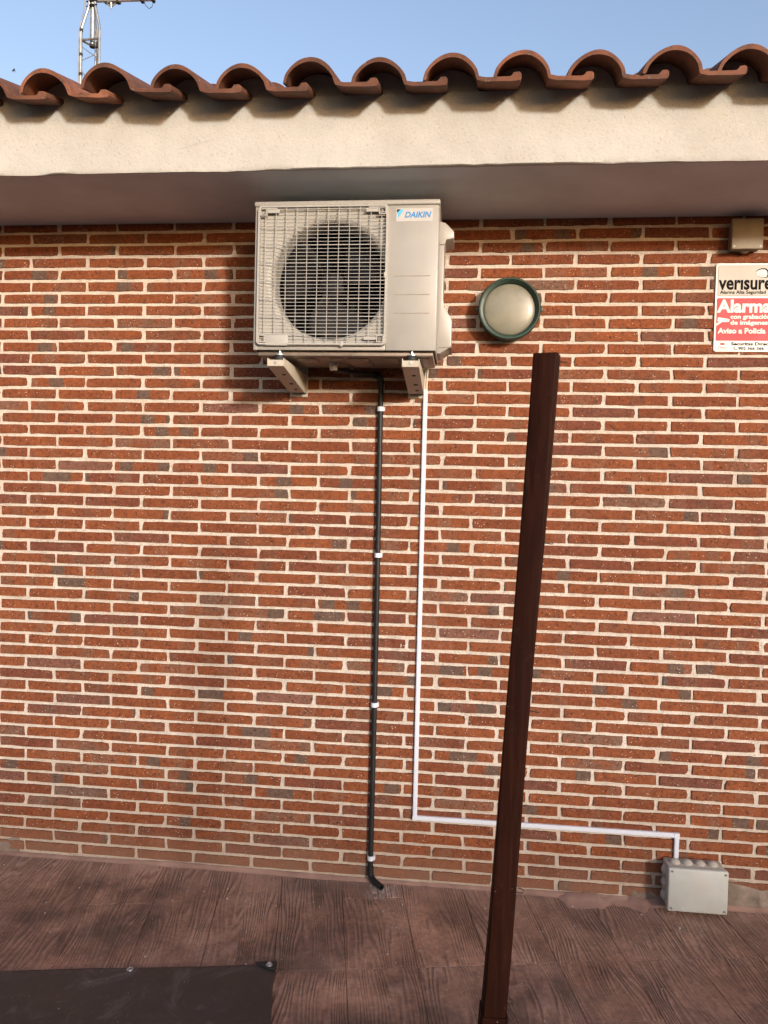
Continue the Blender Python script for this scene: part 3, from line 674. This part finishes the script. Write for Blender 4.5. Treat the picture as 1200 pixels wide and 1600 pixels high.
# ------------------------------------------------------------------ white cable trunking and its cables
tr = thing('cable_trunking', (1.676, 0, .275), 'white plastic cable trunking down the wall and along to the junction box', 'trunking')
h = .0088
def seg(a, b, z0, z1, vert):
    m = MB(); m.box(a, b, -.0145, -.0032, z0, z1, .0008, 1)
    if vert: m.box(a + .0022, b - .0022, -.0158, -.0140, z0, z1, .0006, 1)
    else: m.box(a, b, -.0158, -.0140, z0 + .0022, z1 - .0022, .0006, 1)
    m.build('channel', M['white'], tr)
seg(1.6755 - h, 1.6755 + h, .2666, 2.008, True); seg(1.6846, 2.6948, .2666, .2842, False); seg(2.6952, 2.7128, .186, .2846, True)
m = MB(); m.box(2.694, 2.7140, -.0166, -.003, .2650, .2852, .001, 1); m.build('corner_joint', M['white'], tr)
m = MB(); m.box(1.666, 1.6852, -.0166, -.003, .2655, .2850, .001, 1); m.build('corner_joint', M['white'], tr)
for dx, dy in ((.004, 0), (-.004, .004)):
    m = MB(); m.tube([(1.6755 + dx, -.010 + dy, 2.0), (1.6765 + dx, -.012 + dy, 2.05), (1.680 + dx, -.03 + dy, 2.09), (1.69 + dx, -.10, 2.115), (1.70, -.14, 2.12)], .0035, 8); m.build('cable', M['cable'], tr)

# ------------------------------------------------------------------ junction boxes
jb = thing('junction_box', (2.762, 0, .02), 'large pale grey junction box with rubber grommets low on the wall', 'junction box')
jx0, jx1, jz0, jz1 = 2.652, 2.8725, .022, .188
m = MB(); m.box(jx0 + .003, jx1 - .003, -.078, -.004, jz0 + .003, jz1 - .003, .006, 3); m.build('body', M['gland'], jb)
m = MB(); m.box(jx0, jx1, -.102, -.0785, jz0, jz1, .006, 3); lid = m.build('lid', M['boxgrey'], jb)
for x in (jx0 + .012, jx1 - .012):
    for z in (jz0 + .012, jz1 - .012):
        m = MB(); m.lathe((x, -.1022, z), (0, -1, 0), [(0, .0004), (.0030, .0004), (.0044, .0012), (.0052, .0002), (.0052, -.002)], 16); m.build('screw', M['screw'], lid)
m = MB(); m.box(2.700, 2.7125, -.1030, -.1015, .030, .041, .0006, 1); m.build('lid_tab', M['boxgrey'], lid)
dome = [(.021, -.002), (.020, .004), (.015, .009), (.008, .0125), (0, .0135)]
for x in (2.69, 2.737, 2.784, 2.831): m = MB(); m.lathe((x, -.042, jz1 - .003), (0, 0, 1), dome, 22); m.build('grommet', M['gland'], jb)
for z in (.055, .105, .152): m = MB(); m.lathe((jx0 + .003, -.042, z), (-1, 0, 0), dome, 22); m.build('grommet', M['gland'], jb)
ub = thing('junction_box', (2.87, 0, 2.54), 'small tan junction box tucked under the eave above the alarm sign', 'junction box')
m = MB(); m.box(2.816, 2.922, -.046, -.004, 2.541, 2.647, .005, 3); m.build('body', M['boxtan'], ub)
m = MB(); m.box(2.812, 2.926, -.058, -.0465, 2.537, 2.651, .004, 3); lid = m.build('lid', M['boxtan'], ub)
for x in (2.822, 2.916):
    for z in (2.547, 2.641): m = MB(); m.lathe((x, -.0582, z), (0, -1, 0), [(0, .0003), (.003, .0003), (.0040, .001), (.0046, -.001)], 14); m.build('screw', M['screw'], lid)
m = MB(); m.lathe((2.872, -.024, 2.543), (0, 0, -1), dome, 20); m.build('grommet', M['boxtan'], ub)

# ------------------------------------------------------------------ round bulkhead lamp
LC = (1.994, 0, 2.312)
lamp = thing('wall_lamp', (LC[0], 0, LC[2]), 'round bulkhead wall lamp with dark green rim and frosted glass', 'wall lamp')
m = MB(); m.lathe((LC[0], -.003, LC[2]), (0, -1, 0), [(.108, 0), (.114, .004), (.116, .045), (.119, .050), (.119, .060), (.1175, .063), (.1195, .066), (.1195, .074), (.116, .078), (.1120, .078), (.1105, .073), (.1085, .0725), (.1075, .068), (.1055, .0675), (.1045, .063), (.1025, .0625), (.1010, .056), (.0990, .055)], 72); m.build('rim', M['green'], lamp, 28)
m = MB(); gp = [(.1000, .052)] + [(.0985 * math.cos(a), .052 + .017 * math.sin(a)) for a in [R(i * 7.5) for i in range(12)]] + [(0, .069)]
m.lathe((LC[0], -.003, LC[2]), (0, -1, 0), gp, 72); m.build('glass', M['glass'], lamp, 60)
for s in (-1, 1): m = MB(); m.box(LC[0] + s * .122 - .005, LC[0] + s * .122 + .005, -.066, -.05, LC[2] - .008, LC[2] + .008, .002); m.build('rim_screw', M['green'], lamp)

# ------------------------------------------------------------------ alarm sign
sg = thing('alarm_sign', (2.9, 0, 2.163), 'white and red alarm warning sign with black lettering fixed to the brick wall', 'sign')
sx0, sx1, sz0, sz1 = 2.776, 2.997, 2.163, 2.498; SY = -.0085
m = MB(); m.prism(rrect(sx0, sx1, sz0, sz1, .010), XZ, SY, SY + .004); m.build('plate', M['signwhite'], sg)
m = MB(); m.prism(rrect(sx0 + .0075, sx1 - .0075, 2.3745, 2.4900, .005), XZ, SY - .0004, SY - .0001); pa = m.build('border', M['ink'], sg)
m = MB(); m.prism(rrect(sx0 + .0085, sx1 - .0085, 2.3753, 2.4892, .004), XZ, SY - .0008, SY - .0005); pa = m.build('panel', M['signgrey'], sg)
m = MB(); m.prism(rrect(sx0 + .0065, sx1 - .0065, 2.2045, 2.3665, .005), XZ, SY - .0006, SY - .0002); pr = m.build('panel', M['signred'], sg)
yt = SY - .0012; cx = (sx0 + sx1) / 2
text('lettering', 'verısure', M['ink'], pa, sx0 + .012, 2.400, yt, .073, .0021, 0, 'LEFT', .196)
text('lettering', 'Alarma Alta Seguridad', M['ink'], pa, sx0 + .0165, 2.383, yt, .0175, .00045, 0, 'LEFT', .168)
m = MB(); lx, lz = sx0 + .168, 2.4600
blob = [(-.022, .008), (-.012, .016), (0, .019), (.014, .018), (.022, .010), (.024, -.004), (.020, -.016), (.010, -.018), (-.006, -.014), (-.018, -.010), (-.022, -.002)]
m.prism([(lx + a, lz + b) for a, b in blob], XZ, yt, yt + .0002); lo = m.build('emblem', M['ink'], pa)
m = MB(); m.prism([(lx - .002 + a * .88, lz - .001 + b * .82) for a, b in blob], XZ, yt - .0004, yt - .0002); m.build('emblem_face', M['signtext'], lo)
m = MB(); m.tube([(lx - .012, yt - .0006, lz + .002), (lx - .008, yt - .0006, lz - .006), (lx, yt - .0006, lz - .009), (lx + .010, yt - .0006, lz - .008)], .0005, 5); m.build('emblem_line', M['ink'], lo)
text('lettering', 'Alarma', M['signtext'], pr, sx0 + .011, 2.3135, yt, .066, .0024, 0, 'LEFT', .198)
text('lettering', 'con grabación', M['signtext'], pr, sx0 + .058, 2.2885, yt, .0225, .0008, 0, 'LEFT', .146)
text('lettering', 'de imágenes', M['signtext'], pr, sx0 + .058, 2.2660, yt, .0225, .0008, 0, 'LEFT', .137)
text('lettering', 'Aviso a Policía', M['signtext'], pr, sx0 + .014, 2.2330, yt, .0275, .0010, 0, 'LEFT', .176)
m = MB(); kx, kz = sx0 + .0085, 2.284
m.prism([(kx + .004, kz + .010), (kx + .040, kz + .004), (kx + .037, kz - .009), (kx + .020, kz - .008), (kx - .002, kz - .024), (kx - .002, kz - .014), (kx + .010, kz - .008), (kx + .002, kz - .006)], XZ, yt, yt + .0002)
m.prism([(kx + .0415, kz + .003), (kx + .047, kz + .002), (kx + .0445, kz - .008), (kx + .0385, kz - .008)], XZ, yt, yt + .0002); m.build('camera_symbol', M['signtext'], pr)
text('lettering', 'Securitas Direct', M['ink'], sg, sx0 + .064, 2.1875, SY - .0006, .0165, .0005, 0, 'LEFT', .145)
text('lettering', '902 366 366', M['ink'], sg, sx0 + .091, 2.1705, SY - .0006, .0150, .0004, 0, 'LEFT', .094)
m = MB(); hx, hz = sx0 + .080, 2.1755; m.tube([(hx - .004, SY - .0006, hz + .005), (hx - .005, SY - .0006, hz), (hx, SY - .0006, hz - .005), (hx + .005, SY - .0006, hz - .004)], [.0020, .0009, .0009, .0020], 6); m.build('telephone_symbol', M['ink'], sg)
m = MB(); m.prism(rrect(sx0 + .008, sx0 + .056, 2.1675, 2.2000, .003), XZ, SY - .0004, SY - .0001); m.build('badge_border', M['signred'], sg)
m = MB(); m.prism(rrect(sx0 + .0087, sx0 + .0553, 2.1682, 2.1993, .0026), XZ, SY - .0008, SY - .0005); bd = m.build('badge', M['signwhite'], sg)
m = MB(); m.box(sx0 + .024, sx0 + .040, SY - .0011, SY - .0009, 2.188, 2.196); m.build('badge_mark', M['signred'], bd)
text('lettering', 'Direct', M['signred'], bd, sx0 + .014, 2.174, SY - .0010, .014, .0001, .45, 'LEFT', .034)
for x, z in ((sx0 + .0055, sz1 - .0055), (sx0 + .0055, sz0 + .0055), (sx1 - .0055, sz1 - .0055), (sx1 - .0055, sz0 + .0055)): m = MB(); m.lathe((x, SY, z), (0, -1, 0), [(0, .0012), (.0014, .001), (.0022, 0)], 10); m.build('screw', M['screw'], sg)

# ------------------------------------------------------------------ dark wooden post in front of the wall
p0 = Vector((1.859, -1.75, 0)); ptop = Vector((1.9535, -1.748, 1.825)); axis = (ptop - p0).normalized()
post = thing('wooden_post', p0, 'tall dark brown square wooden post leaning slightly in front of the wall', 'post')
def sq(w, r, n=3):
    return rrect(-w / 2, w / 2, -w / 2, w / 2, r, n)
def post_mesh(z0, z1, w, n, r=.004, rotf=None):
    m = MB(); bm = m.bm; rings = []
    for i in range(n + 1):
        z = z0 + (z1 - z0) * i / n; c = p0 + axis * (z / axis.z); a = rotf(z); ca, sa = math.cos(a), math.sin(a); wob = .0006 * math.sin(z * 9)
        rings.append([bm.verts.new((c.x + x * ca - y * sa + wob, c.y + x * sa + y * ca, z)) for x, y in sq(w, r)])
    k = len(rings[0])
    for A, Bq in zip(rings, rings[1:]):
        for i in range(k): bm.faces.new((A[i], A[(i + 1) % k], Bq[(i + 1) % k], Bq[i]))
    bm.faces.new(rings[0][::-1]); bm.faces.new(rings[-1]); return m
rot = lambda z: R(4.0 - 20.0 * max(0, z - .74) / 1.085)
post_mesh(.70, 1.825, .0385, 40, .0032, rot).build('shaft', M['post'], post, 50)
post_mesh(0.0, .742, .0425, 8, .0025, lambda z: rot(.74)).build('socket', M['post'], post, 50)
for z, l in ((1.813, .011), (1.522, .012), (1.248, .013), (.95, .013), (.764, .012)):
    c = p0 + axis * (z / axis.z); s = Vector((c.x + .0185, c.y - .010, z)); m = MB()
    if z > 1: pts = [s - Vector((.006, 0, 0)), s + Vector((l * .6, 0, -.0012)), s + Vector((l, 0, -.002)), s + Vector((l * 1.2, 0, -.001))]
    else: pts = [s - Vector((.006, 0, 0)), s + Vector((l * .5, 0, -.003)), s + Vector((l * .95, 0, -.0026)), s + Vector((l * 1.05, 0, .0015)), s + Vector((l * .7, 0, .0048)), s + Vector((l * .35, 0, .0048))]
    m.tube(pts, .0009, 7); m.build('hook', M['wire'], post)

# ------------------------------------------------------------------ folded tarpaulin on the floor
tp = thing('tarpaulin', (.9, -1.2, 0), 'dark brown plastic tarpaulin with metal eyelets lying on the patio', 'tarpaulin')
TA = R(10.3); tc = Vector((1.252, -.590, 0)); tx = Vector((math.cos(TA), math.sin(TA), 0)); ty = Vector((-math.sin(TA), math.cos(TA), 0))
wv = np.random.default_rng(3); wk = wv.uniform(2, 9, (8, 2)); wp = wv.uniform(0, 6, 8)
def tz(a, b):
    z = .009 + sum(.0017 * math.sin(wk[i, 0] * a + wk[i, 1] * b + wp[i]) for i in range(8)) * min(1, -a * 4 + .15) * min(1, -b * 4 + .15)
    z += .004 * math.exp(-((a + .30 + b * -.08) / .006) ** 2)                # a sharp crease
    return max(.0035, z)
def tf(u, v):
    a = -1.75 * (1 - u) ** 1.4; b = -1.5 * v ** 1.3
    if a > -.05 and b > -.03: pass
    p = tc + tx * (a + .0025 * math.sin(b * 17)) + ty * (b + .0035 * math.sin(a * 7.3)); return Vector((p.x, p.y, tz(a, b)))
m = MB(); m.grid(tf, 90, 70); sh = m.build('sheet', M['tarp'], tp, 60); md = sh.modifiers.new('thick', 'SOLIDIFY'); md.thickness = .0032; md.offset = -1
def tpt(a, b, z): p = tc + tx * a + ty * b; return Vector((p.x, p.y, z))
m = MB(); m.prism([(-.072, .004), (-.028, .006), (.003, .004), (.004, -.040), (-.012, -.038), (-.045, -.022)], lambda a, b, d: tpt(a, b, d), .0125, .0155, .0008); m.build('corner_patch', M['rubber'], tp)
def eyelet(a, b, z): m = MB(); m.lathe(tpt(a, b, z), (0, 0, 1), [(.0050, 0), (.0055, .0022), (.008, .0034), (.0105, .0018), (.011, 0)], 22); m.build('eyelet', M['zinc'], tp)
eyelet(-.022, -.013, .0152); eyelet(-.475, -.010, .0105); eyelet(-.93, -.010, .0105)
m = MB(); m.lathe(tpt(-.022, -.013, .0154), (0, 0, 1), [(0, .009), (.004, .0085), (.0068, .006), (.0072, .002), (.0072, 0)], 14); m.build('peg_head', M['zinc'], tp)

# crumbs of mortar scattered over floor and tarpaulin
m = MB()
for i in range(230):
    x = random.uniform(-.1, 3.1); y = -abs(random.gauss(0, .45)) - .03
    if y < -1.1: continue
    s = random.choice((.0010, .0013, .0016, .0022, .003)); b = bmesh.new(); bmesh.ops.create_icosphere(b, subdivisions=1, radius=s)
    for v in b.verts: v.co *= random.uniform(.7, 1.2)
    on = (Vector((x, y, 0)) - tc).dot(tx) < 0 and (Vector((x, y, 0)) - tc).dot(ty) < 0
    m._join(b, Matrix.Translation((x, y, s * .6 + (.012 if on else .0005))))
tag(m.build('mortar_crumbs', M['sticker']), 'tiny pale crumbs of mortar scattered over the patio floor', 'crumbs', kind='stuff')

# ------------------------------------------------------------------ aerial mast on the roof
AM = Vector((-1.318, 3.0, 3.85)); am = thing('aerial_mast', AM, 'galvanised lattice aerial mast standing behind the tiled roof', 'aerial mast')
leg = [(-.083, -.03), (.083, -.045), (-.012, .085)]
for (x, y) in leg:
    m = MB(); m.tube([AM + Vector((x, y, 0)), AM + Vector((x, y, 1.49)), AM + Vector((x * .96, y * .96, 1.53)), AM + Vector((x * .33, y * .33, 1.72)), AM + Vector((x * .30, y * .30, 1.80))], .0115, 10); m.build('leg', M['galv'], am)
m = MB()
for a in range(3):
    x0, y0 = leg[a]; x1, y1 = leg[(a + 1) % 3]
    for k in range(7): z = .12 + k * .19; up = k % 2; m.cyl(AM + Vector((x0, y0, z + (.0 if up else .12))), AM + Vector((x1, y1, z + (.12 if up else .0))), .0035, seg=6)
    m.cyl(AM + Vector((x0, y0, 1.43)), AM + Vector((x1, y1, 1.43)), .009, seg=8)
m.build('brace', M['galv'], am)
m = MB(); m.cyl(AM + Vector((0, 0, 1.40)), AM + Vector((0, 0, 2.6)), .021, seg=18); m.build('pole', M['galv'], am)
m = MB(); m.cyl(AM + Vector((0, 0, 1.385)), AM + Vector((0, 0, 1.405)), .0225, seg=18); m.build('pole_end', M['rubber'], am)
for z in (1.705, 1.745): m = MB(); m.cyl(AM + Vector((0, 0, z)), AM + Vector((0, 0, z + .022)), .029, seg=14); m.cyl(AM + Vector((-.05, -.01, z + .01)), AM + Vector((.05, -.03, z + .01)), .006, seg=8); m.build('clamp', M['darkcav'], am)
m = MB(); m.tube([AM + Vector((-.096, -.04, .5)), AM + Vector((-.097, -.04, 1.2)), AM + Vector((-.095, -.04, 1.5)), AM + Vector((-.05, -.04, 1.7)), AM + Vector((-.06, -.03, 1.9)), AM + Vector((-.03, -.03, 2.3))], .0045, 8); m.build('cable', M['galv'], am)
for z in (1.14, 1.30, 1.50): m = MB(); m.cyl(AM + Vector((-.084, -.03, z)), AM + Vector((-.084, -.03, z + .022)), .0155, seg=12); m.build('cable_tie', M['rubber'], am)
m = MB(); m.box(AM.x + .062, AM.x + .076, 2.93, 2.96, AM.z + 1.35, AM.z + 1.39, .004); m.build('cable_tie', M['rubber'], am)
BZ = 5.590
m = MB(); m.cyl((-1.318, 2.995, BZ + .02), (-.78, 2.985, BZ + .004), .012, seg=12); bo = m.build('boom', M['alu'], am)
m = MB(); m.tube([(-1.21, 2.99, BZ + .03), (-1.19, 2.99, BZ - .01), (-1.152, 2.99, BZ - .040), (-1.115, 2.99, BZ - .008), (-1.09, 2.99, BZ + .014)], .006, 8); m.cyl((-1.153, 2.99, BZ + .03), (-1.153, 2.99, BZ - .052), .019, .006, 12); m.box(-1.215, -1.075, 2.965, 3.015, BZ - .004, BZ + .03, .006); m.build('boom_bracket', M['galv'], am)
m = MB(); m.tube([(-.87, 2.985, BZ + .0), (-.855, 2.985, BZ - .04), (-.825, 2.985, BZ - .068), (-.800, 2.985, BZ - .055), (-.79, 2.985, BZ - .02), (-.79, 2.985, BZ + .01)], .0026, 7); m.build('cable', M['rubber'], am)
for x in (-1.09, -.885, -.79): m = MB(); m.box(x - .012, x + .012, 2.965, 3.005, BZ - .014, BZ + .02, .003); m.build('boom_clip', M['rubber'], am)
for i, x in enumerate((-1.26, -1.02, -.95, -.83)): m = MB(); m.cyl((x, 2.99, BZ + .015), (x, 2.99, BZ + .30), .004, seg=8); m.build('element', M['alu'], am)

# ------------------------------------------------------------------ bird
bp = CAM + (FWD + RIGHT * ((22 - 600) / FPX) + DOWN * ((110.5 - 800) / FPX)) * 38
bird = thing('flying_bird', bp, 'small black bird flying in the sky left of the mast', 'bird')
m = MB(); U = -DOWN; Rr = RIGHT
def bpnt(a, b, c=0): return bp + Rr * a + U * b + FWD * c
m.tube([bpnt(.00, .115, -.03), bpnt(.005, .10, -.02), bpnt(0, .06), bpnt(-.012, .01), bpnt(-.022, -.045), bpnt(-.03, -.075)], [.008, .022, .030, .026, .014, .020], 10); body = m.build('body', M['bird'], bird)
for s, tip in ((-1, (-.135, -.045)), (1, (.082, -.085))):
    m = MB(); pts = [(0, .085), (s * .05, .075), (tip[0] * .8, tip[1] + .06), tip, (tip[0] * .75, tip[1] + .02), (s * .035, .01), (0, .02)]
    m.prism(pts, lambda a, b, d: bpnt(a, b, d), -.004, .006); m.build('wing', M['bird'], bird)

# ------------------------------------------------------------------ unseen hedge, added to shade the patio and the foot of the wall
hg = thing('shade_hedge', (2, -9.5, 0), 'unseen green hedge added behind the viewer to shade the patio and wall foot', 'hedge')
hr = np.random.default_rng(5); hn = hr.uniform(-.12, .12, (81, 14))
def hf(u, v):
    i = int(round(u * 80)); j = int(round(v * 13)); x = -10 + 34 * u
    pr_ = [(-9.0, 0), (-8.9, .6), (-8.88, 1.2), (-8.9, 1.7), (-8.95, 2.1), (-9.0, 2.34), (-9.15, 2.46), (-9.4, 2.50), (-9.7, 2.48), (-9.95, 2.39), (-10.1, 2.0), (-10.15, 1.5), (-10.15, .8), (-10.1, 0)][j]
    return Vector((x, pr_[0] + hn[i, j], max(0, pr_[1] + hn[i, j] * .7)))
MB().grid(hf, 80, 13).build('foliage', M['hedge'], hg, 40)
